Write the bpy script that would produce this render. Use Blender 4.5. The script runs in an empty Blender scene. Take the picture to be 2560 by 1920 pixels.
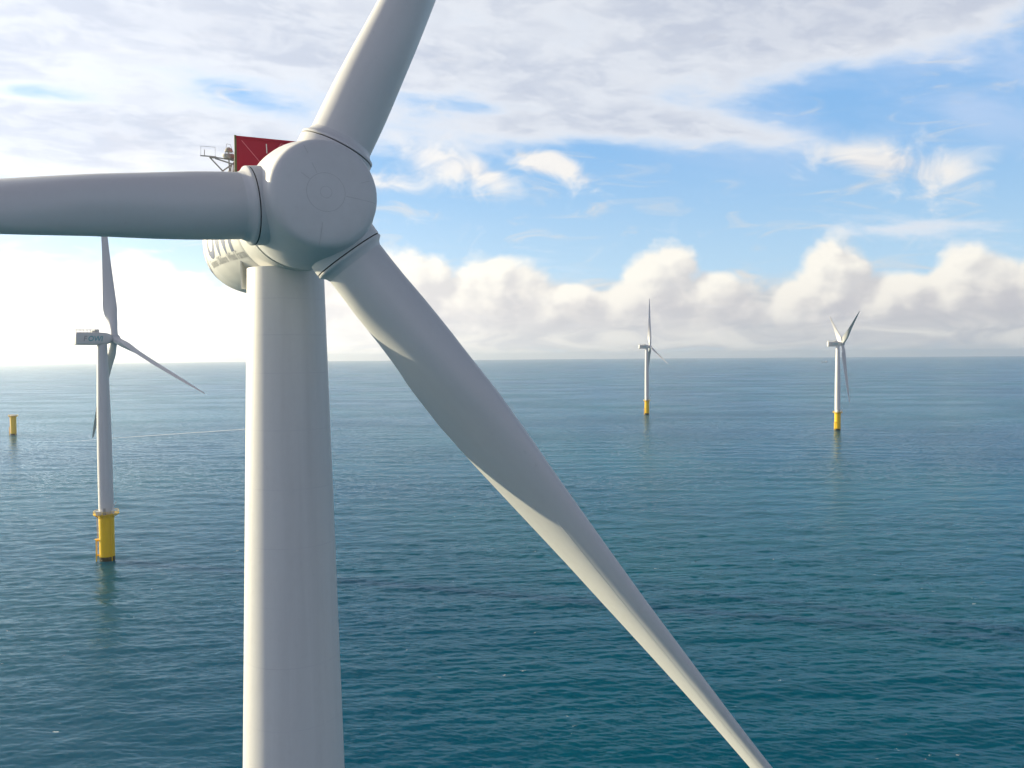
import bpy, bmesh, math, random
import numpy as np
from mathutils import Vector, Matrix

R = math.radians
scene = bpy.context.scene
COL = scene.collection

# ------------------------------------------------------------------ camera
F_PX, W_PX = 2100.0, 2560.0
CAM_Z = 80.0
PITCH, ROLL = math.atan(71 / F_PX), 0.008
cam_d = bpy.data.cameras.new("camera")
cam = bpy.data.objects.new("camera", cam_d)
COL.objects.link(cam)
cam_d.sensor_width = 36.0
cam_d.lens = 36.0 * F_PX / W_PX
cam_d.clip_start, cam_d.clip_end = 0.5, 200000.0
fw = Vector((0, math.cos(PITCH), -math.sin(PITCH)))
up0 = Vector((0, math.sin(PITCH), math.cos(PITCH)))
rt0 = Vector((1, 0, 0))
rt = rt0 * math.cos(ROLL) - up0 * math.sin(ROLL)
up = rt0 * math.sin(ROLL) + up0 * math.cos(ROLL)
cam.matrix_world = Matrix(((rt.x, up.x, -fw.x, 0), (rt.y, up.y, -fw.y, 0), (rt.z, up.z, -fw.z, CAM_Z), (0, 0, 0, 1)))
scene.camera = cam

# ------------------------------------------------------------------ exposure / render
scene.view_settings.view_transform = 'Standard'
scene.view_settings.look = 'None'
scene.view_settings.exposure = 0.85
scene.view_settings.gamma = 1.0
scene.view_settings.use_curve_mapping = False
scene.render.engine = 'CYCLES'
scene.cycles.use_denoising = True
scene.cycles.use_adaptive_sampling = True
scene.cycles.adaptive_threshold = 0.02
scene.cycles.adaptive_min_samples = 16
scene.cycles.max_bounces = 6
scene.cycles.volume_bounces = 1
scene.cycles.sample_clamp_indirect = 8.0

# ------------------------------------------------------------------ sun
SUN_AZ, SUN_EL = -71.5, 14.0
SUN_DIR = Vector((math.sin(R(SUN_AZ)) * math.cos(R(SUN_EL)), math.cos(R(SUN_AZ)) * math.cos(R(SUN_EL)), math.sin(R(SUN_EL))))
sun_d = bpy.data.lights.new("sun", 'SUN')
sun_d.energy = 5.0
sun_d.angle = R(0.5)
sun_d.color = (1.0, 0.86, 0.56)
sun = bpy.data.objects.new("sun", sun_d)
sun.rotation_euler = SUN_DIR.to_track_quat('Z', 'Y').to_euler()
sun.location = SUN_DIR * 300
COL.objects.link(sun)

# ------------------------------------------------------------------ node expression helper
class X:
    """A tiny wrapper so that node maths can be written as expressions."""
    def __init__(self, g, s): self.g, self.s = g, s
    def _m(self, op, *a):
        n = self.g.nodes.new('ShaderNodeMath'); n.operation = op
        for i, v in enumerate((self,) + a):
            if isinstance(v, X): self.g.links.new(v.s, n.inputs[i])
            else: n.inputs[i].default_value = float(v)
        return X(self.g, n.outputs[0])
    def __add__(s, o): return s._m('ADD', o)
    def __sub__(s, o): return s._m('SUBTRACT', o)
    def __mul__(s, o): return s._m('MULTIPLY', o)
    def __truediv__(s, o): return s._m('DIVIDE', o)
    __radd__ = __add__
    __rmul__ = __mul__
    def __rsub__(s, o): return (s * -1.0) + o
    def mx(s, o): return s._m('MAXIMUM', o)
    def mn(s, o): return s._m('MINIMUM', o)
    def pw(s, o): return s._m('POWER', o)
    def exp(s): return s._m('EXPONENT')
    def step(s, a, b):                       # smoothstep
        n = s.g.nodes.new('ShaderNodeMapRange'); n.interpolation_type = 'SMOOTHSTEP'
        s.g.links.new(s.s, n.inputs[0])
        n.inputs[1].default_value, n.inputs[2].default_value = a, b
        return X(s.g, n.outputs[0])

def vec(g, x, y, z=0.0):
    n = g.nodes.new('ShaderNodeCombineXYZ')
    for i, v in enumerate((x, y, z)):
        if isinstance(v, X): g.links.new(v.s, n.inputs[i])
        else: n.inputs[i].default_value = float(v)
    return n.outputs[0]

def noise(g, v, scale, detail=6, rough=0.55, dist=0.0, out=0, lac=2.0, dim='3D'):
    n = g.nodes.new('ShaderNodeTexNoise'); n.noise_dimensions = dim
    g.links.new(v, n.inputs['Vector'])
    n.inputs['Scale'].default_value = scale
    n.inputs['Detail'].default_value = detail
    n.inputs['Roughness'].default_value = rough
    n.inputs['Lacunarity'].default_value = lac
    n.inputs['Distortion'].default_value = dist
    return X(g, n.outputs[out]) if out == 0 else n.outputs[out]

def mixc(g, fac, a, b):
    n = g.nodes.new('ShaderNodeMix'); n.data_type = 'RGBA'
    if isinstance(fac, X): g.links.new(fac.s, n.inputs[0])
    else: n.inputs[0].default_value = fac
    for s, v in ((n.inputs[6], a), (n.inputs[7], b)):
        if isinstance(v, tuple): s.default_value = v + (1.0,)
        else: g.links.new(v, s)
    return n.outputs[2]

def scalec(g, c, k):
    n = g.nodes.new('ShaderNodeVectorMath'); n.operation = 'SCALE'
    if isinstance(c, tuple): n.inputs[0].default_value = c
    else: g.links.new(c, n.inputs[0])
    if isinstance(k, X): g.links.new(k.s, n.inputs[3])
    else: n.inputs[3].default_value = k
    return n.outputs[0]

def addc(g, a, b):
    n = g.nodes.new('ShaderNodeVectorMath'); n.operation = 'ADD'
    g.links.new(a, n.inputs[0]); g.links.new(b, n.inputs[1])
    return n.outputs[0]

# ------------------------------------------------------------------ world: sky with clouds
world = bpy.data.worlds.new("World")
scene.world = world
world.use_nodes = True
g = world.node_tree
g.nodes.clear()
SKY_STRENGTH = 0.06
tc = g.nodes.new('ShaderNodeTexCoord')
sep = g.nodes.new('ShaderNodeSeparateXYZ')
g.links.new(tc.outputs['Generated'], sep.inputs[0])
dx, dy, dz = (X(g, sep.outputs[i]) for i in range(3))
sky = g.nodes.new('ShaderNodeTexSky')
sky.sky_type = 'NISHITA'
sky.sun_disc = False
sky.sun_elevation = R(SUN_EL)
sky.sun_rotation = R(SUN_AZ)
sky.altitude = 80
sky.air_density, sky.dust_density, sky.ozone_density = 1.0, 1.2, 1.5
DEG = 180 / math.pi
az = dx._m('ARCTAN2', dy) * DEG
el = dz._m('ARCSINE') * DEG
elp = el.mx(0.0)
sun_cos = dx * SUN_DIR.x + dy * SUN_DIR.y + dz * SUN_DIR.z
glare = ((sun_cos + 1.0) * 0.5).pw(7.0)          # veil of brightness towards the sun
aureole = sun_cos.mx(0.0).pw(28.0)
front = dy.step(-0.30, 0.40)

def gauss(a0, e0, w, h, tilt=0.0):
    c, s = math.cos(R(tilt)), math.sin(R(tilt))
    a, e = az - a0, el - e0
    u, v = a * c + e * s, e * c - a * s
    return (((u / w).pw(2.0) + (v / h).pw(2.0)) * -1.0).exp()

# -- high broken sheet, laid on a plane above
hz = dz.mx(0.0) + 0.14
pu, pv = dx / hz, dy / hz
ca, sa = math.cos(R(-28)), math.sin(R(-28))
ru, rv = pu * ca - pv * sa, pu * sa + pv * ca
n1 = noise(g, vec(g, ru * 0.75 + 7.3, rv * 1.5 + 3.1), 1.3, 6, 0.56, 0.25, dim='2D')
n1f = noise(g, vec(g, ru * 1.0 + 1.7, rv * 1.35 + 5.2), 7.0, 4, 0.60, 0.25, dim='2D')
edge_e = az * 0.10 + 14.3 + (az - 12.0).mx(0.0) * 0.06      # the sheet's lower edge climbs to the right
cover = ((el - edge_e) / 5.0 + 0.45).mx(0.0).mn(1.0) * 0.85 - 0.30
for args, k in (((-28, 13.0, 7, 1.3, 3), 0.42), ((-16, 13.0, 4, 1.6), 0.30), ((-20, 10.5, 8, 2.0), 0.30), ((-31, 10, 4, 4), 0.25),
                ((2, 15.0, 9, 1.1, 3), 0.34), ((13, 14.2, 7, 1.2, -4), 0.48), ((19, 13.2, 5, 0.8, -14), 0.36), ((27, 16.4, 6, 0.5, 8), 0.25), ((26, 7.6, 7, 0.6), 0.34),
                ((29, 20.6, 8, 2.2, 4), 0.32), ((22, 16.0, 6, 0.9, 6), -0.30), ((-29, 15.3, 4, 0.5), -0.40), ((-17, 16.3, 4, 0.8, -10), -0.34), ((-3, 16.4, 5, 0.6, -4), -0.26)):
    cover = cover + gauss(*args) * k
cover = cover - el.step(24, 33) * az.step(-28, 8) * 0.95 - el.step(50, 65) * 0.9 - (1.0 - front) * 0.15  # high up, out of view, cloud is cut away to darken the sea's reflection
d1 = (n1 - 0.5) * 1.25 + (n1f - 0.5) * 0.38 + cover
m1 = d1.step(-0.14, 0.46)
thick1 = d1.step(0.15, 0.75)

# -- cumulus: heaps along the horizon and a few small puffs above them
def billow(da, de):
    v = vec(g, (az + da) * 0.10 + 13.0, (el + de) * 0.13 + 4.0)
    a = noise(g, v, 2.0, 6, 0.56, 0.15, dim='2D')
    vn = g.nodes.new('ShaderNodeTexVoronoi'); vn.feature = 'F1'; vn.voronoi_dimensions = '2D'
    wv = g.nodes.new('ShaderNodeVectorMath'); wv.operation = 'ADD'
    g.links.new(v, wv.inputs[0]); g.links.new(scalec(g, noise(g, v, 5.0, 2, 0.6, 0, 1, dim='2D'), 0.16), wv.inputs[1])
    g.links.new(wv.outputs[0], vn.inputs['Vector'])
    vn.inputs['Scale'].default_value = 3.6
    vn.inputs['Detail'].default_value = 1.0
    vn.inputs['Roughness'].default_value = 0.45
    return (a - 0.5) * 1.5 + (0.42 - X(g, vn.outputs['Distance'])) * 0.62
heaps = [(-25, 2.8, 8.5, 4.0), (-14, 2.8, 7.0, 4.2), (-7.2, 2.8, 5.4, 5.0), (-1.2, 2.8, 5.6, 4.3), (3.6, 2.6, 4.4, 2.6),
         (9.9, 3.0, 3.4, 4.9), (8.6, 2.6, 4.0, 2.9), (13.4, 2.6, 4.2, 3.0), (20.9, 3.0, 3.3, 5.0), (19.8, 2.6, 4.0, 3.0), (24.4, 2.6, 4.2, 3.0),
         (28.8, 2.8, 3.6, 4.2), (33.0, 2.6, 4.0, 3.6), (42, 2.8, 7, 4.2), (-38, 2.8, 8, 4)]
puffs = [(-5.2, 13.1, 3.2, 1.6, -22), (-1.6, 12.0, 2.4, 0.9, -25), (4.2, 12.1, 2.9, 0.85, -24), (1.8, 12.7, 1.6, 0.8, 0), (-23.5, 12.4, 3.4, 1.3, -10), (-9, 11.4, 3, 1.0, 0),
         (21.6, 12.2, 2.6, 0.8, -8), (24.0, 11.6, 2.0, 0.8, 0), (27.0, 10.6, 2.9, 1.2, 4), (37, 12.5, 3, 1.2, 0)]
def envelope(items, da=0.0, de=0.0, flat=0.45):
    e = None
    for a0, e0, w, h in items:
        v = el + (de - e0)
        vv = v.mx(0.0) / h + v.mn(0.0) / (h * flat)
        t = 1.0 - (((az + (da - a0)) / w).pw(2.0) + vv.pw(2.0))
        e = t if e is None else e.mx(t)
    return e.mx(-3.0)
bl0 = billow(0, 0)
bl1 = billow(-0.75, 0.65)                       # the same field a step towards the light
hd = envelope(heaps) + bl0 * 0.62
hd1 = envelope(heaps, -0.75, 0.65) + bl1 * 0.62
m2 = hd.step(-0.05, 0.40) * el.step(0.5, 3.4)
lit2 = ((hd - hd1) * 1.5 + 0.40 - hd.step(0.3, 1.1) * 0.16).step(0.0, 1.0) * 0.75 + el.step(2.2, 7.0) * 0.36
pn = noise(g, vec(g, az * 0.09 + 3.0, el * 0.14 + 8.0), 3.2, 6, 0.56, 0.5, dim='2D')
pd = 0.0
for q in puffs: pd = gauss(*q) + pd
pd = pd * 1.25 + (pn - 0.5) * 3.0 - 0.58
m3 = pd.step(-0.36, 1.20) * 0.92
# -- low stratus bands between the heaps and the horizon
n4 = noise(g, vec(g, az * 0.07 + 9.0, el * 0.30 + 2.0), 2.8, 5, 0.58, 0.7, dim='2D')
m4 = ((n4 - 0.5) * 1.5 + el.step(6.2, 2.2) * 0.95 - el.step(1.3, 0.1) * 0.40 - 0.05).step(0.0, 0.6) * 0.90
lit4 = (n4 - 0.34).step(0.0, 0.34)

# -- clear air: deep blue overhead, paler and brighter low down
col = scalec(g, sky.outputs[0], SKY_STRENGTH)
low = mixc(g, el.step(2.0, 17.0), (0.52, 0.74, 0.92), (0.235, 0.50, 0.87))
low = mixc(g, front, (0.63, 0.62, 0.80), low)  # unseen low sky behind the camera, lilac added to fill the shaded sides
col = mixc(g, (el.step(33.0, 17.0) * front + el.step(46.0, 14.0) * (1.0 - front)) * 0.95, col, low)
col = mixc(g, el.step(5.0, -0.5) * 0.75, col, mixc(g, az.step(-25.0, 25.0), (0.86, 0.86, 0.82), (0.50, 0.60, 0.66)))
veil = az.step(2.0, 26.0) * el.step(9.0, 15.0) * el.step(26.0, 19.0) * (n1.step(0.34, 0.62) * 0.45 + 0.05)
col = mixc(g, veil, col, (0.66, 0.74, 0.92))
c4 = mixc(g, lit4, (0.52, 0.53, 0.57), (0.76, 0.74, 0.71))
col = mixc(g, m4, col, c4)
c2 = mixc(g, lit2, (0.56, 0.56, 0.60), (1.0, 0.96, 0.87))
col = mixc(g, m2 * 0.97, col, c2)
col = mixc(g, m3, col, mixc(g, pn.step(0.30, 0.62), (0.70, 0.71, 0.76), (0.95, 0.91, 0.86)))
c1 = mixc(g, thick1 * (n1f.step(0.36, 0.62) * 0.40 + 0.60), (0.84, 0.86, 0.90), (0.58, 0.62, 0.72))
c1 = mixc(g, 1.0 - front, c1, (0.56, 0.55, 0.69))  # unseen cloud behind the camera, coloured to set the fill light
col = mixc(g, m1 * 0.93, col, c1)
col = addc(g, scalec(g, col, glare * 0.55 + 1.0), scalec(g, (1.0, 0.92, 0.76), glare * 0.20 + aureole * 1.6 + glare * (el.step(15.0, 0.0) * 1.0 + el.step(7.0, 0.0) * 2.2)))  # low glow added towards the sun, to brighten the sea's reflection
bg = g.nodes.new('ShaderNodeBackground')
g.links.new(col, bg.inputs[0])
bg.inputs[1].default_value = 0.56
wo = g.nodes.new('ShaderNodeOutputWorld')
g.links.new(bg.outputs[0], wo.inputs[0])
world.cycles.sampling_method = 'NONE'

# ------------------------------------------------------------------ materials
def new_mat(name):
    m = bpy.data.materials.new(name); m.use_nodes = True
    b = m.node_tree.nodes['Principled BSDF']
    return m, m.node_tree, b

def paint(name, c, rough=0.42, dirt=0.05, scale=0.25, streak=None, spec=0.4, dirtc=None):
    """Coated steel or gelcoat: slight mottling, streaks of grime and uneven gloss."""
    m, t, b = new_mat(name)
    co = t.nodes.new('ShaderNodeTexCoord')
    mp = t.nodes.new('ShaderNodeMapping')
    t.links.new(co.outputs['Object'], mp.inputs[0])
    mp.inputs['Scale'].default_value = streak or (1, 1, 1)
    f = noise(t, mp.outputs[0], scale, 8, 0.62).step(0.35, 0.75)
    f2 = noise(t, co.outputs['Object'], 3.0, 5, 0.6).step(0.45, 0.8)
    d = dirtc or tuple(v * 0.72 for v in c)
    sp = noise(t, co.outputs['Object'], 4.0, 2, 0.5).step(0.70, 0.76) * dirt * 5.0
    t.links.new(mixc(t, (f * dirt * 5.0 + f2 * dirt * 1.6 + sp).mn(1.0), c, d), b.inputs['Base Color'])
    t.links.new((f * 0.12 + rough).s, b.inputs['Roughness'])
    b.inputs['Specular IOR Level'].default_value = spec
    return m

M = {}
M['blade'] = paint('blade_gelcoat', (0.61, 0.62, 0.63), 0.36, 0.05, 0.35, (1, 1, 0.12))
M['tower'] = paint('tower_paint', (0.61, 0.62, 0.63), 0.40, 0.065, 0.9, (1, 1, 0.03))
M['hub'] = paint('hub_gelcoat', (0.61, 0.62, 0.63), 0.40, 0.05, 0.4)
M['nacelle'] = paint('nacelle_gelcoat', (0.64, 0.64, 0.62), 0.40, 0.05, 0.4, (1, 1, 0.3))
M['seam'] = paint('dark_seal', (0.025, 0.027, 0.03), 0.7, 0.05)
M['joint'] = paint('panel_joint', (0.47, 0.48, 0.49), 0.6, 0.1)
M['weld'] = paint('weld_seam', (0.555, 0.565, 0.59), 0.45, 0.05)
M['yellow'] = paint('yellow_coating', (0.90, 0.58, 0.004), 0.45, 0.06, 0.35, (1, 1, 0.15), dirtc=(0.42, 0.24, 0.01))
M['red'] = paint('red_panel', (0.34, 0.006, 0.030), 0.5, 0.05)
M['redtrim'] = paint('red_frame', (0.75, 0.22, 0.28), 0.5, 0.05)
M['galv'] = paint('galvanised_steel', (0.34, 0.35, 0.35), 0.5, 0.1, 2.0)
M['white'] = paint('white_paint', (0.78, 0.78, 0.76), 0.45, 0.05)
M['olive'] = paint('olive_trim', (0.10, 0.12, 0.05), 0.5, 0.05)
M['lampglass'] = paint('lamp_housing', (0.45, 0.42, 0.33), 0.25, 0.05)
M['blue'] = paint('blue_lettering', (0.09, 0.12, 0.22), 0.5, 0.05)
M['greytext'] = paint('grey_lettering', (0.34, 0.35, 0.36), 0.5, 0.05)
M['teal'] = paint('teal_lettering', (0.10, 0.38, 0.42), 0.5, 0.05)
M['logored'] = paint('red_emblem', (0.55, 0.08, 0.07), 0.5, 0.05)
M['growth'] = paint('marine_growth', (0.06, 0.055, 0.025), 0.8, 0.15, 1.5)
M['hull'] = paint('ship_hull', (0.30, 0.30, 0.30), 0.5, 0.1, 0.1)

# ------------------------------------------------------------------ object helpers
def link(name, verts, faces, mat, parent=None, smooth=True, slots=None, fmat=None):
    me = bpy.data.meshes.new(name)
    me.from_pydata([tuple(v) for v in verts], [], [tuple(f) for f in faces])
    for m in ([mat] + (slots or [])): me.materials.append(m)
    if fmat is not None: me.polygons.foreach_set('material_index', fmat)
    if smooth: me.polygons.foreach_set('use_smooth', [True] * len(me.polygons))
    bm = bmesh.new(); bm.from_mesh(me)
    bmesh.ops.recalc_face_normals(bm, faces=bm.faces)
    bm.to_mesh(me); bm.free()
    me.update()
    o = bpy.data.objects.new(name, me)
    COL.objects.link(o)
    if parent is not None: o.parent = parent
    return o

def sharp(o, ang=32):
    """Keep hard creases on a smooth-shaded mesh."""
    me = o.data
    bm = bmesh.new(); bm.from_mesh(me)
    for e in bm.edges:
        if len(e.link_faces) == 2 and e.calc_face_angle(0) > R(ang): e.smooth = False
    bm.to_mesh(me); bm.free()
    return o

def thing(name, label, cat, loc, group=None):
    o = bpy.data.objects.new(name, None)
    o.empty_display_size = 2.0
    o.location = loc
    COL.objects.link(o)
    o['label'], o['category'] = label, cat
    if group: o['group'] = group
    return o

class MB:
    """Collects shapes into one mesh."""
    def __init__(self): self.v, self.f, self.m = [], [], []
    def add(self, v, f, mi=0):
        k = len(self.v); self.v += [tuple(p) for p in v]
        self.f += [tuple(i + k for i in q) for q in f]; self.m += [mi] * len(f)
    def tube(self, a, b, r, n=8, mi=0, r2=None):
        a, b = Vector(a), Vector(b); d = (b - a).normalized()
        u = d.orthogonal().normalized(); w = d.cross(u); r2 = r if r2 is None else r2
        v = [a + (u * math.cos(t) + w * math.sin(t)) * r for t in (2 * math.pi * i / n for i in range(n))]
        v += [b + (u * math.cos(t) + w * math.sin(t)) * r2 for t in (2 * math.pi * i / n for i in range(n))]
        f = [(i, (i + 1) % n, n + (i + 1) % n, n + i) for i in range(n)] + [tuple(range(n - 1, -1, -1)), tuple(range(n, 2 * n))]
        self.add(v, f, mi)
    def path(self, pts, r, n=6, mi=0, closed=False):
        q = list(pts) + ([pts[0]] if closed else [])
        for a, b in zip(q[:-1], q[1:]): self.tube(a, b, r, n, mi)
    def box(self, c, s, rot=None, mi=0):
        v = [Vector((x * s[0] / 2, y * s[1] / 2, z * s[2] / 2)) for x in (-1, 1) for y in (-1, 1) for z in (-1, 1)]
        if rot is not None: v = [rot @ p for p in v]
        v = [p + Vector(c) for p in v]
        self.add(v, [(0, 1, 3, 2), (4, 6, 7, 5), (0, 4, 5, 1), (2, 3, 7, 6), (0, 2, 6, 4), (1, 5, 7, 3)], mi)
    def lathe(self, prof, n=64, axis='Z', org=(0, 0, 0), mi=0, cap=True, basis=None, segm=None):
        """prof: (radius, height) pairs; basis: (u, v, axis) vectors."""
        B = basis or (Vector((1, 0, 0)), Vector((0, 1, 0)), Vector((0, 0, 1)))
        org = Vector(org); v, f, mm = [], [], []
        for r, h in prof:
            for i in range(n):
                t = 2 * math.pi * i / n
                v.append(org + B[2] * h + (B[0] * math.cos(t) + B[1] * math.sin(t)) * r)
        for j in range(len(prof) - 1):
            for i in range(n):
                f.append((j * n + i, j * n + (i + 1) % n, (j + 1) * n + (i + 1) % n, (j + 1) * n + i))
                mm.append(segm[j] if segm else mi)
        if cap:
            f += [tuple(range(n - 1, -1, -1)), tuple(range((len(prof) - 1) * n, len(prof) * n))]; mm += [mi, mi]
        k = len(self.v); self.v += [tuple(p) for p in v]
        self.f += [tuple(i + k for i in q) for q in f]; self.m += mm
    def build(self, name, mat, parent=None, smooth=True, slots=None, crease=32):
        o = link(name, self.v, self.f, mat, parent, smooth, slots, self.m)
        if smooth and crease: sharp(o, crease)
        return o

def interp(x, xs, ys): return float(np.interp(x, xs, ys))

# ------------------------------------------------------------------ blades
CH_S = [3.2, 5, 8, 11, 14, 17, 20, 30, 41, 60, 72, 75, 76.6, 77]
CH_C = [3.36, 3.4, 3.9, 4.55, 4.9, 4.75, 4.4, 3.5, 2.6, 1.7, 0.9, 0.6, 0.3, 0.05]
TH_S = [3.2, 5, 8, 11, 14, 17, 20, 30, 41, 60, 77]
TH_T = [1, .985, .80, .58, .44, .385, .34, .27, .225, .19, .16]
BE_S = [3.2, 8, 12, 16, 20, 26, 32, 38, 42, 60, 77]
BE_B = [38, 37, 34, 30.5, 27.5, 21, 16, 11, 9, 3, 0]
def section(s, n=56):
    c, tk, be = interp(s, CH_S, CH_C), interp(s, TH_S, TH_T), R(interp(s, BE_S, BE_B))
    th = np.linspace(0, 2 * math.pi, n, endpoint=False)
    u = .5 - .5 * np.cos(th)
    yt = 5 * (.2969 * np.sqrt(u) - .126 * u - .3516 * u ** 2 + .2843 * u ** 3 - .1036 * u ** 4)
    af = np.where(th < math.pi, yt * 1.15, -yt * .85)
    w = min(max((1 - tk) / .45, 0), 1); w = w * w * (3 - 2 * w)
    py = .5 * np.sin(th) * (1 - w) + af * w
    pa = .5 * (1 - w) + .38 * w
    xc, yn = (pa - u) * c, py * c * tk
    # x = upwind, y = direction of rotation; leading edge leans to -y
    return xc * math.cos(be) + yn * math.sin(be), -(xc * math.sin(be) - yn * math.cos(be))

def blade_mesh(name, bend, scale=1.0, s0=3.70, nsec=84, mat=None, parent=None, npts=56):
    S = s0 + (77 - s0) * np.linspace(0, 1, nsec) ** 1.15
    v, f = [], []
    for s in S:
        x, y = section(s, npts)
        sh = bend(s)
        v += [((a) * scale, (b - sh) * scale, s * scale) for a, b in zip(x, y)]
    for j in range(nsec - 1):
        for i in range(npts):
            f.append((j * npts + i, j * npts + (i + 1) % npts, (j + 1) * npts + (i + 1) % npts, (j + 1) * npts + i))
    f += [tuple(range(npts - 1, -1, -1)), tuple(range((nsec - 1) * npts, nsec * npts))]
    o = link(name, v, f, mat or M['blade'], parent)
    return sharp(o, 55)

def blade_matrix(b, a, org):
    b = Vector(b).normalized(); x = (Vector(a) - b * b.dot(Vector(a))).normalized(); y = b.cross(x)
    return Matrix(((x.x, y.x, b.x, org[0]), (x.y, y.y, b.y, org[1]), (x.z, y.z, b.z, org[2]), (0, 0, 0, 1)))

def rotor_dirs(yaw, tilt, phi, cone, sg=1):
    a = Vector((math.sin(yaw) * math.cos(tilt), -math.cos(yaw) * math.cos(tilt), math.sin(tilt)))
    e1 = Vector((-math.cos(yaw), -math.sin(yaw), 0)); e2 = a.cross(e1)
    if e2.z < 0: e2 = -e2
    out = []
    for k in range(3):
        p = phi + sg * k * 2 * math.pi / 3
        out.append((e1 * math.cos(p) + e2 * math.sin(p)) * math.cos(cone) + a * math.sin(cone))
    return a, out

# ------------------------------------------------------------------ the near turbine
HUB = Vector((-10.588, 44.996, CAM_Z + 8.088))
YAW, TILT, PHI, CONE, D_RING = 0.438, 0.021, -0.099, 0.099, 3.23
A, BL = rotor_dirs(YAW, TILT, PHI, CONE)
OVER = 8.6
AH = Vector((A.x, A.y, 0)).normalized()
BASE = Vector((-13.46, 50.4, 0))
OVER = (HUB - BASE).xy.dot(AH.xy)
HL = HUB - BASE                                   # hub in the thing's own frame
big = thing('wind_turbine', 'huge pale grey wind turbine close up, with a red barrier on its roof', 'wind turbine', BASE)

# tower: upper cone with weld seams
zt = HL.z - 2.85
prof = []
zs = [0, 20, 40, 54.0] + list(np.arange(56, zt, 1.2)) + [zt]
def tower_r(z):
    return interp(z, [0, 40, 53.6, CAM_Z + 4.7, 86], [3.16, 3.16, 3.03, 2.235, 2.215])
seams = [CAM_Z + 3.4, CAM_Z + 1.3, CAM_Z - 0.9, CAM_Z - 4.2, CAM_Z - 7.6, CAM_Z - 11, CAM_Z - 14.4, CAM_Z - 17.9, CAM_Z - 21.5]
pts = sorted(set([round(z, 3) for z in zs] + [round(s + d, 3) for s in seams for d in (-0.018, 0.018)]))
segm = []
for z in pts:
    k = any(abs(z - s) < 0.02 for s in seams)
    prof.append((tower_r(z), z)); segm.append(1 if k and any(abs(z + 0.036 - s) < 0.02 for s in seams) else 0)
tb = MB(); tb.lathe(prof, 128, segm=segm)
tb.build('tower', M['tower'], big, slots=[M['weld']], crease=40)

# spinner: a body of revolution about the rotor axis with panel joints
U = Vector((0, 0, 1)).cross(A).normalized(); V = A.cross(U)
BAS = (U, V, A)
sp_prof = [(2.93, -3.28), (2.955, -3.25), (3.08, -2.6), (3.22, -1.8), (3.32, -0.9), (3.335, -0.2), (3.27, 0.5), (3.14, 1.1), (3.0, 1.7), (2.87, 2.2),
           (2.80, 2.52), (2.77, 2.80), (2.715, 2.99), (2.61, 3.14), (2.44, 3.245), (2.16, 3.32), (1.75, 3.38), (1.35, 3.42), (0.975, 3.445),
           (0.965, 3.4455), (0.945, 3.4462), (0.925, 3.447), (0.5, 3.465), (0.30, 3.468), (0.295, 3.4685), (0.28, 3.4686), (0.27, 3.4687), (0.02, 3.472)]
seg = [0] * (len(sp_prof) - 1)
for j in range(len(seg)):
    if abs(sp_prof[j][0] - 0.965) < 1e-6 or abs(sp_prof[j][0] - 0.295) < 1e-6: seg[j] = 1
sb = MB(); sb.lathe(sp_prof, 144, org=HL, basis=BAS, segm=seg)
def sp_h(r):
    q = [(p[0], p[1]) for p in sp_prof if p[1] > 2.5][::-1]
    return interp(r, [p[0] for p in q], [p[1] for p in q])
def joint(th, r0, r1, w=0.022):
    d = U * math.cos(th) + V * math.sin(th); e = V * math.cos(th) - U * math.sin(th)
    rs = np.linspace(r0, r1, 12)
    v = []
    for r in rs:
        for s in (-1, 1): v.append(HL + d * r + A * (sp_h(r) + 0.008) + e * (s * w / 2))
    sb.add(v, [(2 * i, 2 * i + 1, 2 * i + 3, 2 * i + 2) for i in range(len(rs) - 1)], 1)
def face_angle(dx_, dy_):                          # joint direction as seen from in front (right, up)
    right = Vector((0, 0, 1)).cross(A).normalized()
    upv = Vector((0, 0, 1))
    d = right * dx_ + upv * dy_
    return math.atan2(d.dot(V), d.dot(U))
for dx_, dy_, r0, r1 in ((-0.42, 0.90, 1.0, 1.55), (-0.42, 0.95, 2.05, 2.5), (-0.8, 0.6, 1.0, 1.5), (1.0, -0.13, 1.0, 2.6), (0.95, 0.32, 1.9, 2.4), (-0.13, -1.0, 1.5, 2.62)):
    joint(face_angle(dx_, dy_), r0, r1)
spinner = sb.build('spinner', M['hub'], big, slots=[M['joint']], crease=60)

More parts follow.
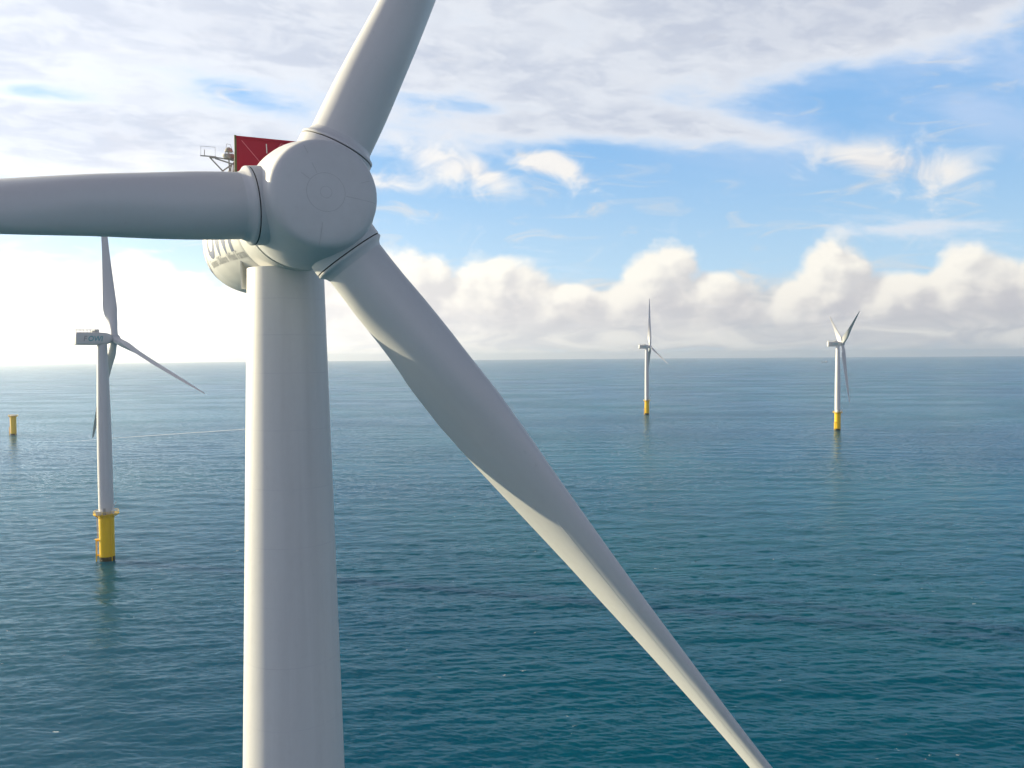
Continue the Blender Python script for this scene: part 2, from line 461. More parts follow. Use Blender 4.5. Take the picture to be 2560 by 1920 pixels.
for k, b in enumerate(BL):
    b = Vector(b); ex = (A - b * b.dot(A)).normalized(); ey = b.cross(ex)
    # socket on the spinner, its rim dark where the blade turns in it
    m = MB()
    m.lathe([(2.06, 0.6), (2.02, 2.2), (2.0, D_RING - 0.05), (1.985, D_RING - 0.035), (1.90, D_RING - 0.035), (1.90, D_RING + 0.10)], 96, org=HL, basis=(ex, ey, b),
            segm=[0, 0, 0, 1, 1])
    m.build('blade_socket', M['hub'], spinner, slots=[M['seam']])
    # blade
    if k == 2: bend = lambda s: interp(s, [3.2, 6, 10, 14, 20, 29, 42, 77], [0, .06, .4, .55, .71, 1.0, 1.56, 3.2])
    else: bend = lambda s: interp(s, [3.2, 6, 10, 16, 77], [0, -.04, -.07, -.08, -.2])
    bo = blade_mesh('blade', bend, parent=big)
    bo.matrix_local = blade_matrix(b, A, HL)
    c = MB()
    c.lathe([(1.86, D_RING + 0.02), (1.985, D_RING + 0.02), (2.0, D_RING + 0.035), (2.0, D_RING + 0.13), (1.985, D_RING + 0.16), (1.86, D_RING + 0.25), (1.76, D_RING + 0.36), (1.70, D_RING + 0.50), (1.66, D_RING + 0.60)], 96)
    c.build('root_collar', M['blade'], bo)
    if k == 2:
        vg = MB()
        rib = []
        for n_, s in enumerate(np.arange(22.0, 52.0, 0.11)):
            x, y = section(s, 112)
            i = 20                                # on the suction side, behind the leading edge
            p = Vector((x[i], y[i] - bend(s), s)); q = Vector((x[i + 1], y[i + 1] - bend(s), s))
            tdir = (q - p).normalized(); nrm = Vector((0, 0, 1)).cross(tdir)
            if nrm.y < 0: nrm = -nrm
            h = 0.016 if n_ % 2 else 0.005       # a row of little fins on one carrier strip
            rib += [p - tdir * 0.02 + nrm * 0.003, p + nrm * h, p + tdir * 0.03 + nrm * 0.003]
        vg.add(rib, [(3 * k_ + c_, 3 * k_ + c_ + 1, 3 * k_ + c_ + 4, 3 * k_ + c_ + 3) for k_ in range(len(rib) // 3 - 1) for c_ in (0, 1)])
        vg.build('vortex_generators', M['white'], bo, smooth=False)

# nacelle: generator ring, then a wide round-sided canopy that closes to the rear
def nac_pt(s, y, z): return HL + A * s + U * (-y) + V * z       # y: to the left seen from in front
LEFT = -U if (-U).dot(Vector((-1, 0, 0))) > 0 else U
def np_(s, y, z): return HL + A * s + LEFT * y + V * z
NS = [-3.34, -3.36, -6.15, -6.2, -6.24, -6.3, -7.2, -8.4, -10, -12, -14, -15.5, -16.8, -17.8, -18.5, -18.9, -19.05]
NW = [2.90, 3.02, 3.12, 3.12, 3.05, 3.10, 3.35, 3.65, 3.95, 4.20, 4.25, 4.12, 3.75, 3.15, 2.3, 1.3, 0.3]
NT = [2.90, 3.02, 3.12, 3.12, 3.05, 3.10, 3.25, 3.35, 3.40, 3.40, 3.35, 3.25, 3.0, 2.6, 1.9, 1.1, 0.3]
NB = [2.90, 3.02, 3.12, 3.12, 3.05, 3.10, 3.20, 3.35, 3.55, 3.62, 3.58, 3.40, 3.05, 2.55, 1.85, 1.05, 0.3]
NE = [2.0, 2.0, 2.0, 2.0, 2.0, 2.0, 2.1, 2.2, 2.3, 2.35, 2.35, 2.3, 2.2, 2.1, 2.0, 2.0, 2.0]
def nac_sec(s):
    xs = NS[::-1]
    return tuple(interp(s, xs, q[::-1]) for q in (NW, NT, NB, NE))
def nac_side_y(s, z):
    w, t, b, e = nac_sec(s)
    h = t if z > 0 else b
    return w * max(0.0, 1 - abs(z / h) ** e) ** (1 / e)
nb = MB()
n = 112
SS = sorted(set(NS + list(np.arange(-18.9, -6.3, 0.35))), reverse=True)
v, f, mm = [], [], []
for s in SS:
    w, t, b, e = nac_sec(s)
    for i in range(n):
        th = 2 * math.pi * i / n; c, sn = math.cos(th), math.sin(th)
        y = w * math.copysign(abs(c) ** (2 / e), c); z = (t if sn > 0 else b) * math.copysign(abs(sn) ** (2 / e), sn)
        v.append(np_(s, y, z))
for j in range(len(SS) - 1):
    for i in range(n):
        f.append((j * n + i, j * n + (i + 1) % n, (j + 1) * n + (i + 1) % n, (j + 1) * n + i))
        mm.append(1 if -6.26 < (SS[j] + SS[j + 1]) / 2 < -6.19 else 0)
f += [tuple(range(n)), tuple(range((len(SS) - 1) * n, len(SS) * n))]; mm += [1, 0]
nb.add(v, f); nb.m = mm
nacelle = nb.build('nacelle', M['nacelle'], big, slots=[M['joint']], crease=50)
# recess and shroud where the tower enters the belly
yb = MB(); cz = HL.z
back = math.atan2(-AH.y, -AH.x)
v = []
seg_n = 40
for i in range(seg_n + 1):
    t = back - R(60) + R(120) * i / seg_n
    for r, z in ((2.80, HL.z - 3.95), (2.80, HL.z - 2.2), (2.72, HL.z - 2.2), (2.72, HL.z - 3.95)):
        v.append((r * math.cos(t), r * math.sin(t), z))
f = []
for i in range(seg_n):
    for k in range(4): f.append((i * 4 + k, i * 4 + (k + 1) % 4, i * 4 + 4 + (k + 1) % 4, i * 4 + 4 + k))
f += [(0, 1, 2, 3), tuple(seg_n * 4 + k for k in (3, 2, 1, 0))]
yb.add(v, f, 0)
yb.build('yaw_shroud', M['nacelle'], nacelle, slots=[M['seam']])

# lettering and emblem wrapped on the left flank
def text_geom(body, size, shear=0.0, off=0.0):
    cu = bpy.data.curves.new('lettering', 'FONT'); cu.body = body; cu.size = size; cu.shear = shear; cu.offset = off
    cu.resolution_u = 4
    ob = bpy.data.objects.new('lettering', cu); COL.objects.link(ob)
    dg = bpy.context.evaluated_depsgraph_get()
    me = bpy.data.meshes.new_from_object(ob.evaluated_get(dg))
    bm = bmesh.new(); bm.from_mesh(me)
    bmesh.ops.triangulate(bm, faces=bm.faces)
    for _ in range(3):
        es = [e for e in bm.edges if e.calc_length() > size * 0.16]
        if not es: break
        bmesh.ops.subdivide_edges(bm, edges=es, cuts=1)
        bmesh.ops.triangulate(bm, faces=bm.faces)
    vs = [v.co.copy() for v in bm.verts]; bm.verts.index_update()
    fs = [tuple(v.index for v in q.verts) for q in bm.faces]
    bm.free(); bpy.data.objects.remove(ob); bpy.data.meshes.remove(me); bpy.data.curves.remove(cu)
    return vs, fs
def on_flank(name, vs, fs, s0, z0, mat):
    out = []
    for p in vs:
        s, z = s0 + p.x, z0 + p.y
        out.append(np_(s, nac_side_y(s, z) + 0.012, z))
    return link(name, out, fs, mat, nacelle, smooth=True)
vs, fs = text_geom('OWI', 2.9, 0.10, 0.10)
wid = max(p.x for p in vs)
on_flank('lettering', [Vector((p.x * 5.0 / wid, p.y, 0)) for p in vs], fs, -12.3, -1.45, M['blue'])
vs, fs = text_geom('Formosa Offshore Wind Farm', 0.66, 0.0, 0.012)
wid = max(p.x for p in vs)
on_flank('lettering', [Vector((p.x * 6.2 / wid, p.y, 0)) for p in vs], fs, -12.7, -2.0, M['greytext'])
def ring_pts(r0, r1, t0, t1, n_=48, sq=1.0):
    vs, fs = [], []
    for i in range(n_ + 1):
        t = t0 + (t1 - t0) * i / n_
        for r in (r0, r1): vs.append(Vector((r * math.cos(t) * sq, r * math.sin(t), 0)))
    return vs, [(2 * i, 2 * i + 1, 2 * i + 3, 2 * i + 2) for i in range(n_)]
vs, fs = ring_pts(1.55, 1.75, R(-200), R(60), 60, 0.62)
on_flank('emblem', vs, fs, -14.5, -0.75, M['blue'])
vs, fs = ring_pts(0.45, 1.3, R(110), R(200), 24, 0.62)
on_flank('emblem', vs, fs, -14.5, -0.6, M['logored'])
vs, fs = ring_pts(0.75, 1.35, R(-125), R(-55), 24, 0.62)
on_flank('emblem', vs, fs, -14.5, -0.75, M['blue'])

# helicopter hoist barrier on the roof: red wall panels with frames
def at_px(px, py, depth):                          # a world point given where it stands in front of the camera
    d = fw + rt * ((px - 1280) / F_PX) - up * ((py - 960) / F_PX)
    return Vector((0, 0, CAM_Z)) + d * depth - BASE
PC = at_px(590, 339, 56.0)                         # near top corner of the barrier
EX = -LEFT; EX = Vector((EX.x, EX.y, 0)).normalized()
EB = Vector((-AH.x, -AH.y, 0))
def pb(x, y, z): return PC + EX * x + EB * y + Vector((0, 0, z))
rb = MB()
rot = Matrix((EX, EB, Vector((0, 0, 1)))).transposed()
rb.box(pb(2.9, 0, -1.2), (5.8, 0.05, 2.4), rot, 0)
rb.box(pb(2.9, -0.05, -0.09), (5.8, 0.05, 0.16), rot, 1)
rb.box(pb(5.77, 2.4, -1.2), (0.05, 4.74, 2.4), rot, 0)
for a, b in (((0.35, -.3), (1.75, -1.9)), ((2.95, -.25), (1.75, -1.9)), ((3.25, -.25), (3.9, -.8)), ((3.0, -.3), (3.9, -.38))):
    rb.tube(pb(a[0], -0.06, a[1]), pb(b[0], -0.06, b[1]), 0.022, 6, 2)
rb.tube(pb(1.95, -0.07, -0.38), pb(1.97, -0.07, -1.0), 0.035, 6, 3)
rb.box(pb(-0.05, 0.02, -1.2), (0.14, 0.12, 2.46), rot, 4)
rb.build('hoist_barrier', M['red'], nacelle, smooth=False, slots=[M['red'], M['redtrim'], M['white'], M['olive']])
df = MB()
df.box(pb(2.9, 2.4, -2.48), (5.9, 5.0, 0.08), rot, 0)
for x in (0.3, 5.5):
    for y in (0.3, 4.6): df.tube(pb(x, y, -2.5), pb(x * .6 + 1.2, y, -4.6), 0.07, 8)
df.path([pb(0, 0.1, -1.45), pb(0, 4.8, -1.45)], 0.03); df.path([pb(0, 0.1, -1.95), pb(0, 4.8, -1.95)], 0.025)
for y in (1.2, 2.4, 3.6, 4.8): df.tube(pb(0, y, -2.45), pb(0, y, -1.45), 0.03)
df.build('hoist_deck', M['galv'], nacelle, smooth=False)
# mast boom with wind sensors, braces and the aviation lamp beside the barrier
ms = MB()
q = lambda x, y, d=57.0: at_px(x, y, d)
ms.tube(q(501, 389), q(528, 391), 0.045)
ms.box((q(524, 392) + q(540, 394)) / 2, (0.42, 0.30, 0.10), rot)
ms.tube(q(536, 393), q(592, 402), 0.045); ms.tube(q(538, 396), q(584, 411), 0.05); ms.tube(q(524, 393), q(559, 430), 0.05)
ms.tube(q(584, 408), q(556, 428), 0.05); ms.tube(q(577, 411), q(577, 430), 0.035); ms.tube(q(584, 405), q(584, 430), 0.03)
ms.path([q(502, 389), q(502, 365), q(538, 368), q(538, 393)], 0.012)
ms.tube(q(511, 389), q(511, 374), 0.03); ms.tube(q(579, 400, 56.9), q(586, 400, 56.9), 0.08)
ms.tube(q(556, 428), q(552, 445), 0.06); ms.tube(q(584, 428), q(590, 450), 0.06)
ms.build('sensor_boom', M['galv'], nacelle, crease=30)
lm = MB()
lc = q(572, 391)
lm.lathe([(0.32, -0.16), (0.42, 0.0), (0.42, 0.10), (0.33, 0.13)], 24, org=lc, mi=1)
for t in range(4):
    a = math.pi / 2 * t + .4
    lm.tube(lc + Vector((.24 * math.cos(a), .24 * math.sin(a), .1)), lc + Vector((.2 * math.cos(a), .2 * math.sin(a), .36)), 0.02, 6, 1)
lm.lathe([(0.26, 0.30), (0.27, 0.36), (0.20, 0.52), (0.08, 0.60)], 24, org=lc, mi=0)
lm.path([lc + Vector((0.36 * math.cos(t), 0.0, 0.2 + 0.22 * math.sin(t))) for t in np.linspace(-.9, 1.6, 9)], 0.014, mi=1)
lm.path([lc + Vector((-0.2, 0, 0.45)), lc + Vector((-0.12, 0, 0.85)), lc + Vector((0.12, 0, 0.8)), lc + Vector((0.25, 0, 0.4))], 0.012, mi=1)
lm.tube(lc + Vector((0, 0, -0.16)), lc + Vector((0.05, 0, -1.6)), 0.05, 8, 1)
lm.build('aviation_lamp', M['lampglass'], nacelle, slots=[M['galv']])

# ------------------------------------------------------------------ turbines standing further off
def foundation_parts(t, top=18.6, r=2.85, tower=True):
    m = MB()
    m.lathe([(r, -6), (r, 1.0), (r, 1.6), (r, top - 1.2), (r + .05, top - 1.2), (r + .05, top)], 56, segm=[1, 1, 0, 0, 0])
    fo = m.build('foundation', M['yellow'], t, slots=[M['growth']])
    p = MB()
    p.lathe([(r + .06, top - .35), (4.6, top - .30), (4.75, top - .1), (4.75, top), (r + .06, top + .02)], 40, cap=False)
    for i in range(12):
        a = 2 * math.pi * i / 12
        p.tube((4.55 * math.cos(a), 4.55 * math.sin(a), top - .25), ((r + .03) * math.cos(a), (r + .03) * math.sin(a), top - 1.6), 0.10, 6)
    p.build('platform', M['yellow'], fo)
    rl = MB()
    for i in range(18):
        a = 2 * math.pi * i / 18
        rl.tube((4.6 * math.cos(a), 4.6 * math.sin(a), top), (4.6 * math.cos(a), 4.6 * math.sin(a), top + 1.15), 0.05, 6)
    for h in (0.6, 1.15):
        rl.path([(4.6 * math.cos(a), 4.6 * math.sin(a), top + h) for a in np.linspace(0, 2 * math.pi, 37)], 0.05, 6)
    rl.build('railing', M['yellow'], fo)
    bl = MB()                                      # boat landing with its ladder, on the side away from the wind
    for a0 in (R(205),):
        d = Vector((math.cos(a0), math.sin(a0), 0)); e = Vector((-d.y, d.x, 0))
        for s in (-.75, .75):
            bl.tube(d * (r + 1.0) + e * s + Vector((0, 0, -3)), d * (r + 1.0) + e * s + Vector((0, 0, 8.2)), 0.20, 8)
            for z in (2.2, 8.0): bl.tube(d * (r - .05) + e * s + Vector((0, 0, z)), d * (r + 1.0) + e * s + Vector((0, 0, z)), 0.16, 8)
        for s in (-.28, .28): bl.tube(d * (r + .5) + e * s + Vector((0, 0, 0)), d * (r + .5) + e * s + Vector((0, 0, top - .3)), 0.06, 6)
        for z in np.arange(.5, top - .5, .6): bl.tube(d * (r + .5) - e * .28 + Vector((0, 0, z)), d * (r + .5) + e * .28 + Vector((0, 0, z)), 0.035, 6)
        bl.box(d * (r + .7) + Vector((0, 0, 8.6)), (1.6, 1.6, .12))
        for a1 in (R(330),):
            d2 = Vector((math.cos(a1), math.sin(a1), 0))
            bl.tube(d2 * (r + .28) + Vector((0, 0, -4)), d2 * (r + .28) + Vector((0, 0, top - .4)), 0.16, 8)
    bl.build('boat_landing', M['yellow'], fo)
    if tower:
        cr = MB()                                  # davit crane on the platform edge
        d = Vector((math.cos(R(-25)), math.sin(R(-25)), 0)) * 4.0
        cr.tube(d + Vector((0, 0, top)), d + Vector((0, 0, top + 2.6)), 0.22, 10)
        cr.tube(d + Vector((0, 0, top + 2.5)), d + Vector((.9, .3, top + 4.6)), 0.17, 8); cr.tube(d + Vector((.9, .3, top + 4.6)), d + Vector((1.3, .4, top + 4.7)), 0.10, 8)
        cr.box(d + Vector((-.1, 0, top + 1.2)), (.9, .8, 1.0))
        cr.build('davit_crane', M['white'], fo)
        bx = MB(); bx.box((-1.2, -3.6, top + .75), (1.8, 1.2, 1.5)); bx.build('equipment_cabinet', M['white'], fo, smooth=False)
        bx = MB(); bx.box((.9, -3.6, top + .5), (1.0, .9, 1.0)); bx.build('equipment_cabinet', M['galv'], fo, smooth=False)
    return fo

SC = 0.84
HUBZ = 88.0
TOPR = 1.85
def make_turbine():
    """A prototype standing at the origin, its nose along +X; the rotor is set per copy."""
    t = thing('wind_turbine', '', 'wind turbine', (0, 0, 0), 'smaller wind turbines standing on yellow foundations')
    foundation_parts(t)
    m = MB()
    pr = [(2.72, 18.0), (2.70, 40.0), (2.62, 52), (2.25, 70), (TOPR, HUBZ - 2.6), (TOPR, HUBZ - 2.0)]
    for z in (34.0, 58.0): pr += [(interp(z, [18, 40, 52, 70, 85.4], [2.72, 2.70, 2.62, 2.25, TOPR]) + .03, z)]
    pr.sort(key=lambda q: q[1])
    m.lathe(pr, 64)
    tw = m.build('tower', M['tower'], t, crease=40)
    dm = MB(); dm.box((0.6, -2.72, 20.0), (0.95, 0.12, 2.1)); dm.build('door', M['galv'], tw, smooth=False)
    # nacelle: boxy body with rounded edges, narrower at the rotor
    xs = [-10.6, -10.45, -10.0, -3, 0.5, 2.2, 3.0, 3.05]
    hw = [2.0, 2.2, 2.3, 2.35, 2.3, 2.0, 1.65, 1.4]
    zt_ = [2.0, 2.25, 2.4, 2.45, 2.35, 2.0, 1.65, 1.4]
    zb_ = [2.2, 2.45, 2.55, 2.6, 2.4, 1.95, 1.6, 1.4]
    ee = [6, 6, 6, 6, 5, 3.2, 2.2, 2.0]
    v, f = [], []; nn = 48
    for x, w, a, b, e in zip(xs, hw, zt_, zb_, ee):
        for i in range(nn):
            th = 2 * math.pi * (i + .5) / nn; c, s = math.cos(th), math.sin(th)
            v.append((x, w * math.copysign(abs(c) ** (2 / e), c), (a if s > 0 else b) * math.copysign(abs(s) ** (2 / e), s)))
    for j in range(len(xs) - 1):
        for i in range(nn): f.append((j * nn + i, j * nn + (i + 1) % nn, (j + 1) * nn + (i + 1) % nn, (j + 1) * nn + i))
    f += [tuple(range(nn)), tuple(range((len(xs) - 1) * nn, len(xs) * nn))]
    na = sharp(link('nacelle', v, f, M['nacelle'], t), 40)
    na.location = (0, 0, HUBZ)
    rl = MB()
    zr = 2.4
    rect = [(-10.3, 2.05), (-10.3, -2.05), (-2.6, -2.05), (-2.6, 2.05)]
    for (x0, y0), (x1, y1) in zip(rect, rect[1:] + rect[:1]):
        k = 6 if abs(x1 - x0) > 1 else 3
        for i in range(k):
            x, y = x0 + (x1 - x0) * i / k, y0 + (y1 - y0) * i / k
            rl.tube((x, y, zr - .1), (x, y, zr + 1.1), 0.06, 6)
    for h in (.55, 1.1): rl.path([(x, y, zr + h) for x, y in rect], 0.06, 6, closed=True)
    rl.build('roof_railing', M['white'], na, smooth=False)
    cb = MB(); cb.box((-2.4, 0.3, zr + .55), (1.6, 2.2, 1.3)); cb.box((-3.6, -.2, zr + .3), (1.4, 1.8, .8)); cb.tube((-1.9, 0, zr), (-1.9, 0, zr + 2.0), .06)
    cb.build('roof_cooler', M['joint'], na, smooth=False)
    vs, fs = text_geom('F', 2.9, 0.2, 0.05); vs2, fs2 = text_geom('OWI', 2.9, 0.2, 0.05)
    fx = max(p.x for p in vs) + .15
    for side, sg in ((-1, 1), (1, -1)):            # reads left to right on both flanks
        for vv, ff, o, mt in ((vs, fs, 0.0, M['greytext']), (vs2, fs2, fx, M['teal'])):
            tot = fx + max(p.x for p in vs2)
            L = 7.4 / tot
            pts_ = []
            for p in vv:
                x = ((p.x + o) - tot / 2) * L * sg - 4.4
                pts_.append((x, side * 2.375, p.y * 1.0 - 1.05))
            link('lettering', pts_, ff, mt, na, smooth=False)
    hb = MB()
    hb.lathe([(1.45, -1.5), (1.75, -1.2), (1.85, -.4), (1.85, .5), (1.7, 1.1), (1.35, 1.7), (.8, 2.1), (.2, 2.25)], 48, basis=(Vector((0, 1, 0)), Vector((0, 0, 1)), Vector((1, 0, 0))))
    hb.build('spinner', M['hub'], t)
    first = None
    for k in range(3):
        if first is None:
            first = blade_mesh('blade', lambda s: 0.0, SC, s0=1.2, nsec=60, parent=t, npts=40)
            for v_ in first.data.vertices:            # these blades are broad for their length
                k_ = 1.0 + 0.28 * min(max((v_.co.z - 4) / 7, 0), 1)
                v_.co.x *= k_; v_.co.y *= k_
        else:
            b = first.copy(); COL.objects.link(b); b.parent = t
    return t

def copy_tree(o, parent=None):
    c = o.copy(); COL.objects.link(c)
    c.parent = parent
    for ch in [x for x in bpy.data.objects if x.parent == o]:
        copy_tree(ch, c)
    return c

def set_turbine(t, loc, yaw, phi, sg, cone, hubz, over, label, length=65.0):
    t.location = loc; t['label'] = label
    a, bl = rotor_dirs(yaw, R(4), phi, cone, sg)
    ah = Vector((a.x, a.y, 0)).normalized()
    rz = math.atan2(ah.y, ah.x)
    hub = Vector((0, 0, hubz)) + ah * over
    kids = [x for x in bpy.data.objects if x.parent == t]
    bi = 0
    for o in kids:
        nm = o.name.split('.')[0]
        if nm == 'nacelle':
            o.matrix_local = Matrix.Translation(Vector((0, 0, hubz)) + ah * (over - 4.5)) @ Matrix.Rotation(rz, 4, 'Z')
        elif nm == 'tower':
            o.scale = (1, 1, hubz / HUBZ)
        elif nm == 'spinner':
            o.matrix_local = Matrix.Translation(hub) @ a.to_track_quat('X', 'Z').to_matrix().to_4x4()
        elif nm == 'blade':
            o.matrix_local = blade_matrix(bl[bi], a, hub) @ Matrix.Diagonal((1, 1, length / 64.7, 1)); bi += 1

proto = make_turbine()
t2, t3 = copy_tree(proto), copy_tree(proto)
set_turbine(proto, (-161.7, 332.0, 0), R(136), R(341.5), -1, 0.08, 88.0, 4.8, 'mid-distance wind turbine on a yellow foundation at far left, behind the huge blade', 67.0)
set_turbine(t2, (180.2, 1122.2, 0), R(95), R(339), -1, 0.10, 90.4, 4.5, 'farthest and smallest complete wind turbine, its one blade straight up, in the open sea', 66.0)
set_turbine(t3, (337.6, 870.3, 0), R(84), R(30), -1, 0.05, 89.4, 4.8, 'white wind turbine nearest the right edge, two blades raised in a V', 62.5)

# lone foundation still waiting for its tower
lf = thing('turbine_foundation', 'lone yellow foundation pile without a tower, standing in the sea at the far left edge', 'foundation', (-529.8, 890.1, 0))
foundation_parts(lf, 20.4, 2.85, False)
cp = MB(); cp.lathe([(2.8, 20.35), (2.8, 20.9), (2.4, 21.1)], 40); cp.build('cover_lid', M['white'], lf)

# ------------------------------------------------------------------ ships near the horizon
def ship(name, label, loc, length, heading, hullm):
    t = thing(name, label, 'ship', loc)
    t.rotation_euler = (0, 0, heading)
    L = length; B = L * .17; D = L * .085
    v, f = [], []
    xs = [-.5, -.46, -.2, .2, .38, .47, .53]
    wb = [.34, .46, .5, .5, .40, .22, .02]
    for x, w in zip(xs, wb):
        flare = 1.0 if x < .3 else 1.25
        z1 = D * (1.0 if x < .3 else 1.35)
        v += [(x * L, -w * B * .8, -3), (x * L, -w * B * flare, z1), (x * L, w * B * flare, z1), (x * L, w * B * .8, -3)]
    for i in range(len(xs) - 1):
        for k in range(4): f.append((i * 4 + k, i * 4 + (k + 1) % 4, i * 4 + 4 + (k + 1) % 4, i * 4 + 4 + k))
    f += [(0, 1, 2, 3), tuple(len(v) - 4 + k for k in (3, 2, 1, 0))]
    link('hull', v, f, hullm, t, smooth=False)
    m = MB()
    for (x, w, z0, h, l) in ((-.30, .8, 1.0, .10, .26), (-.31, .7, 1.9 + .28, .09, .2), (-.29, .62, 3.2, .07, .14)):
        m.box((x * L, 0, D * .95 + (z0 - .9) * L * .05 + h * L / 2), (l * L, w * B, h * L))
    m.tube((-.33 * L, 0, D + .12 * L), (-.33 * L, 0, D + .36 * L), L * .008)
    m.build('superstructure', M['white'], t, smooth=False)
    m = MB(); m.tube((.12 * L, 0, D), (.12 * L, 0, D + .25 * L), L * .012)
    m.tube((.12 * L, 0, D + .22 * L), (.34 * L, 0, D + .12 * L), L * .008)
    m.build('deck_crane', M['white'], t, smooth=False)
    return t
ship('cargo_ship', 'small white ship on the far water, left of the turbine with raised blades', (2840, 7637, -2.6), 52, R(170), M['hull'])
ship('cargo_ship', 'tiny pale ship right on the horizon between the two right-hand turbines', (3339, 15000, -18.5), 46, R(200), M['white'])

# ------------------------------------------------------------------ the sea: one sheet to beyond the horizon, curved like the earth
rng = np.random.default_rng(7)
EARTH = 6.371e6 * 7 / 6
fine = np.linspace(R(-38), R(38), 1200)
coarse = np.linspace(R(42), R(318), 110)
th = np.concatenate([fine, coarse])                     # bearing from +Y to +X
dep = np.linspace(R(34.0), R(3.2), 1050)
rr = np.concatenate([[2.0, 20, 50, 75, 90, 105], CAM_Z / np.tan(dep), np.geomspace(1480, 42000, 60)])
rr = np.unique(np.round(rr, 4))
TH, RR = np.meshgrid(th, rr)
Xs, Ys = RR * np.sin(TH), RR * np.cos(TH)
step = np.gradient(rr)[:, None] * np.ones_like(TH)
step = np.maximum(step, RR * 0.0012)
Z = np.zeros_like(Xs)
wind = R(-82)                                            # waves run towards the camera, a little to the left
for i in range(125):
    lam = math.exp(rng.uniform(math.log(0.8), math.log(38)))
    ang = wind + rng.normal(0, 0.50)
    k = 2 * math.pi / lam
    slope = 0.024 * (1.0 if lam < 2.5 else (2.5 / lam) ** 0.55) * rng.uniform(.6, 1.4)
    amp = slope / k
    fade = np.clip((lam / step - 2.0) / 2.0, 0, 1)
    if fade.max() <= 0: continue
    ph = k * (Xs * math.cos(ang) + Ys * math.sin(ang)) + rng.uniform(0, 6.283)
    w = np.sin(ph)
    Z += amp * fade * (w + 0.22 * np.cos(2 * ph) * 0.5)
Z[:, len(fine):] *= 0
Z[:, :8] *= np.linspace(0, 1, 8); Z[:, len(fine) - 8:len(fine)] *= np.linspace(1, 0, 8)
Z -= RR ** 2 / (2 * EARTH)
nr, nt = Xs.shape
me = bpy.data.meshes.new('sea')
co = np.stack([Xs, Ys, Z], -1).reshape(-1, 3).astype(np.float32)
idx = np.arange(nr * nt).reshape(nr, nt)
i0 = idx[:-1]; i1 = idx[1:]
quads = np.stack([i0, np.roll(i0, -1, 1), np.roll(i1, -1, 1), i1], -1).reshape(-1, 4)
me.vertices.add(len(co)); me.vertices.foreach_set('co', co.ravel())
me.loops.add(quads.size); me.loops.foreach_set('vertex_index', quads.ravel().astype(np.int32))
me.polygons.add(len(quads)); me.polygons.foreach_set('loop_start', np.arange(0, quads.size, 4, dtype=np.int32))
me.polygons.foreach_set('use_smooth', np.ones(len(quads), dtype=bool))
me.update(calc_edges=True)
sea = bpy.data.objects.new('sea', me); COL.objects.link(sea); sea['kind'] = 'structure'
wm, t, b = new_mat('sea_water')
geo = t.nodes.new('ShaderNodeNewGeometry')
def slope_noise(scale, stretch, z, detail, rough=.6):
    mp = t.nodes.new('ShaderNodeMapping'); mp.inputs['Rotation'].default_value = (0, 0, R(8)); mp.inputs['Scale'].default_value = (stretch, 1, 1)
    mp.inputs['Location'].default_value = (0, 0, z)
    t.links.new(geo.outputs['Position'], mp.inputs[0])
    return noise(t, mp.outputs[0], scale, detail, rough, 0.3, 1)
def centred(c, k):
    n_ = t.nodes.new('ShaderNodeVectorMath'); n_.operation = 'SUBTRACT'; t.links.new(c, n_.inputs[0]); n_.inputs[1].default_value = (.5, .5, .5)
    m_ = t.nodes.new('ShaderNodeVectorMath'); m_.operation = 'MULTIPLY'; t.links.new(n_.outputs[0], m_.inputs[0]); m_.inputs[1].default_value = (k * .7, k, 0)
    return m_.outputs[0]
# patches of wind: the fine ripple is stronger in some stretches than in others
gmap = t.nodes.new('ShaderNodeMapping'); gmap.inputs['Scale'].default_value = (.35, 1, 1); gmap.inputs['Rotation'].default_value = (0, 0, R(10)); t.links.new(geo.outputs['Position'], gmap.inputs[0])
gust = noise(t, gmap.outputs[0], 0.012, 5, 0.60, 0.6).step(0.36, 0.64)
s1 = centred(slope_noise(2.4, .55, 3.0, 4), 0.75)
s2 = centred(slope_noise(0.62, .45, 11.0, 4), 0.80)
ln = t.nodes.new('ShaderNodeVectorMath'); ln.operation = 'LENGTH'; t.links.new(geo.outputs['Position'], ln.inputs[0])
rough_out = X(t, ln.outputs['Value']).step(180.0, 1100.0)        # ripple kept weak nearby and raised with distance, to tone down pale reflections
s1 = scalec(t, s1, (gust * 1.2 + 0.35) * (rough_out * 0.9 + 0.50))
s2 = scalec(t, s2, (gust * 0.8 + 0.5) * (rough_out * 0.9 + 0.50))
tot = addc(t, addc(t, s1, s2), geo.outputs['Normal'])
nn_ = t.nodes.new('ShaderNodeVectorMath'); nn_.operation = 'NORMALIZE'; t.links.new(tot, nn_.inputs[0])
t.links.new(nn_.outputs[0], b.inputs['Normal'])
deep = noise(t, geo.outputs['Position'], 0.0022, 4, 0.5).step(0.35, 0.65)
wc = mixc(t, deep, (0.001, 0.066, 0.124), (0.001, 0.094, 0.124))
# sparse flecks of foam on the crests
mpf = t.nodes.new('ShaderNodeMapping'); mpf.inputs['Scale'].default_value = (.5, 1, 1); t.links.new(geo.outputs['Position'], mpf.inputs[0])
foam = noise(t, mpf.outputs[0], 0.5, 5, 0.70, 0.4).step(0.67, 0.70) * noise(t, geo.outputs['Position'], 0.045, 2, .5).step(.56, .62)
t.links.new(mixc(t, foam * .8, wc, (.75, .78, .78)), b.inputs['Base Color'])
t.links.new((foam * .6 + .10).s, b.inputs['Roughness'])
b.inputs['IOR'].default_value = 1.333
b.subsurface_method = 'BURLEY'
b.inputs['Subsurface Weight'].default_value = 1.0            # light wanders for metres under the surface
b.inputs['Subsurface Radius'].default_value = (2.0, 7.0, 9.0)
b.inputs['Subsurface Scale'].default_value = 3.5
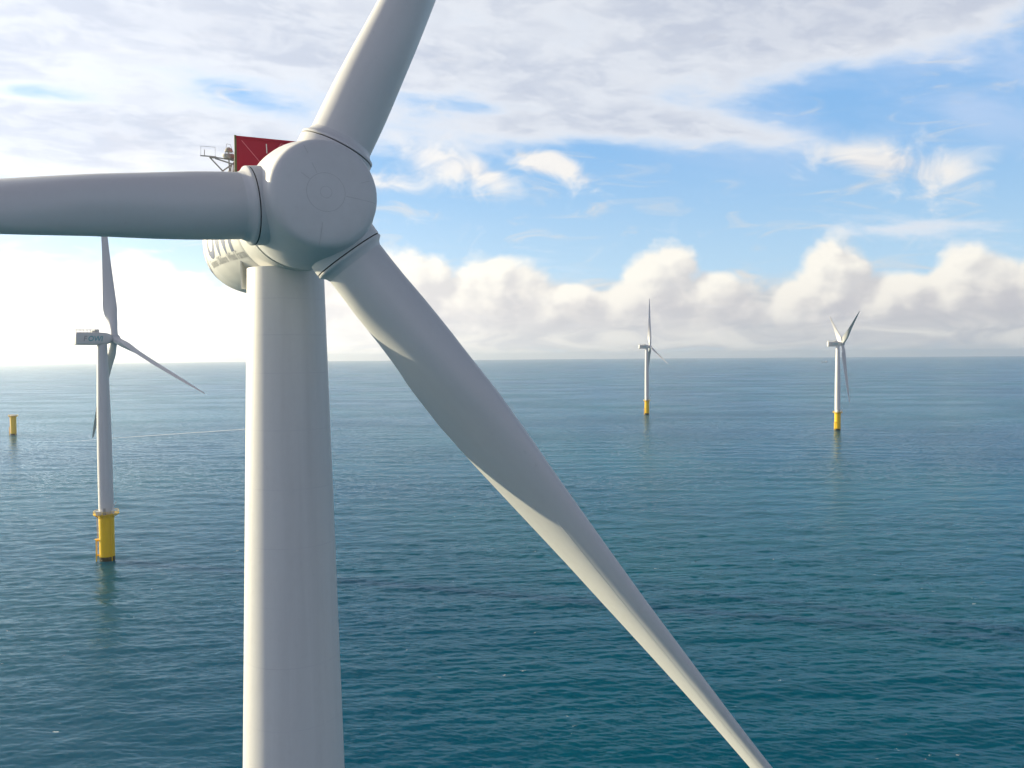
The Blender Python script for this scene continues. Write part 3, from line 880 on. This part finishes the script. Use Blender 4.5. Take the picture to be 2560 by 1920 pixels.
# body of the water below, mirror of the sky above, weighed by Fresnel at each ripple
b.inputs['Specular IOR Level'].default_value = 0.0
fr = t.nodes.new('ShaderNodeFresnel'); fr.inputs['IOR'].default_value = 1.333
t.links.new(nn_.outputs[0], fr.inputs['Normal'])
gl = t.nodes.new('ShaderNodeBsdfGlossy'); gl.inputs['Color'].default_value = (0.70, 0.86, 1.0, 1); gl.inputs['Roughness'].default_value = 0.18
t.links.new(nn_.outputs[0], gl.inputs['Normal'])
mxs = t.nodes.new('ShaderNodeMixShader')
t.links.new((X(t, fr.outputs[0]) * 0.68 * (1.0 - foam * .8)).s, mxs.inputs[0])
t.links.new(b.outputs[0], mxs.inputs[1]); t.links.new(gl.outputs[0], mxs.inputs[2])
t.links.new(mxs.outputs[0], [n_ for n_ in t.nodes if n_.type == 'OUTPUT_MATERIAL'][0].inputs['Surface'])
me.materials.append(wm)

# wake left by a boat behind the near tower
def ground(px, py):
    d = fw + rt * ((px - 1280) / F_PX) - up * ((py - 960) / F_PX); k = -CAM_Z / d.z
    return Vector((d.x * k, d.y * k, 0))
wm2, t, b = new_mat('foam')
b.inputs['Base Color'].default_value = (.72, .75, .76, 1); b.inputs['Roughness'].default_value = .7
tcw = t.nodes.new('ShaderNodeTexCoord')
mpw = t.nodes.new('ShaderNodeMapping'); mpw.inputs['Scale'].default_value = (.35, .35, .35); t.links.new(tcw.outputs['Object'], mpw.inputs[0])
sepw = t.nodes.new('ShaderNodeSeparateXYZ'); t.links.new(tcw.outputs['UV'], sepw.inputs[0])
edge = (X(t, sepw.outputs[1]) - 0.5)._m('ABSOLUTE') * -2.0 + 1.0
al = (noise(t, mpw.outputs[0], .9, 5, .65) - 0.5) * 1.0 + edge * 1.1 + 0.10 + (X(t, sepw.outputs[0]) - 1.0) * 0.85
t.links.new((al.step(0, .5) * .8).s, b.inputs['Alpha'])
g0, g1 = ground(150, 1108), ground(640, 1072)
n_w = 80
vv, uv, ff = [], [], []
for i in range(n_w + 1):
    u = i / n_w
    c = g0.lerp(g1, u) + Vector((0, 4 * math.sin(u * 5), 0))
    wdt = 3.4 + 4.0 * (1 - u)
    for s, q_ in ((-1, 0), (1, 1)):
        vv.append((c.x, c.y + s * wdt, 0.9 - (c.x ** 2 + c.y ** 2) / (2 * EARTH))); uv.append((u, q_))
for i in range(n_w): ff.append((2 * i, 2 * i + 1, 2 * i + 3, 2 * i + 2))
wk = link('boat_wake', vv, ff, wm2)
ul = wk.data.uv_layers.new(name='UVMap')
for lp in wk.data.loops: ul.data[lp.index].uv = uv[lp.vertex_index]
wk['kind'] = 'structure'

# ------------------------------------------------------------------ haze over the water
hb = 41500.0
z0, z1 = -155.0, 172.0
vv = [(x, y, z) for x in (-hb, hb) for y in (-hb, hb) for z in (z0, z1)]
hz_o = link('haze', vv, [(0, 1, 3, 2), (4, 6, 7, 5), (0, 4, 5, 1), (2, 3, 7, 6), (0, 2, 6, 4), (1, 5, 7, 3)], None or M['white'], smooth=False)
hm = bpy.data.materials.new('haze'); hm.use_nodes = True
ht = hm.node_tree; ht.nodes.clear()
pv_ = ht.nodes.new('ShaderNodeVolumePrincipled')
pv_.inputs['Color'].default_value = (.92, .94, .98, 1)
pv_.inputs['Density'].default_value = 5.2e-5
pv_.inputs['Anisotropy'].default_value = 0.75
om = ht.nodes.new('ShaderNodeOutputMaterial'); ht.links.new(pv_.outputs[0], om.inputs['Volume'])
hz_o.data.materials.clear(); hz_o.data.materials.append(hm)
hz_o['kind'] = 'stuff'
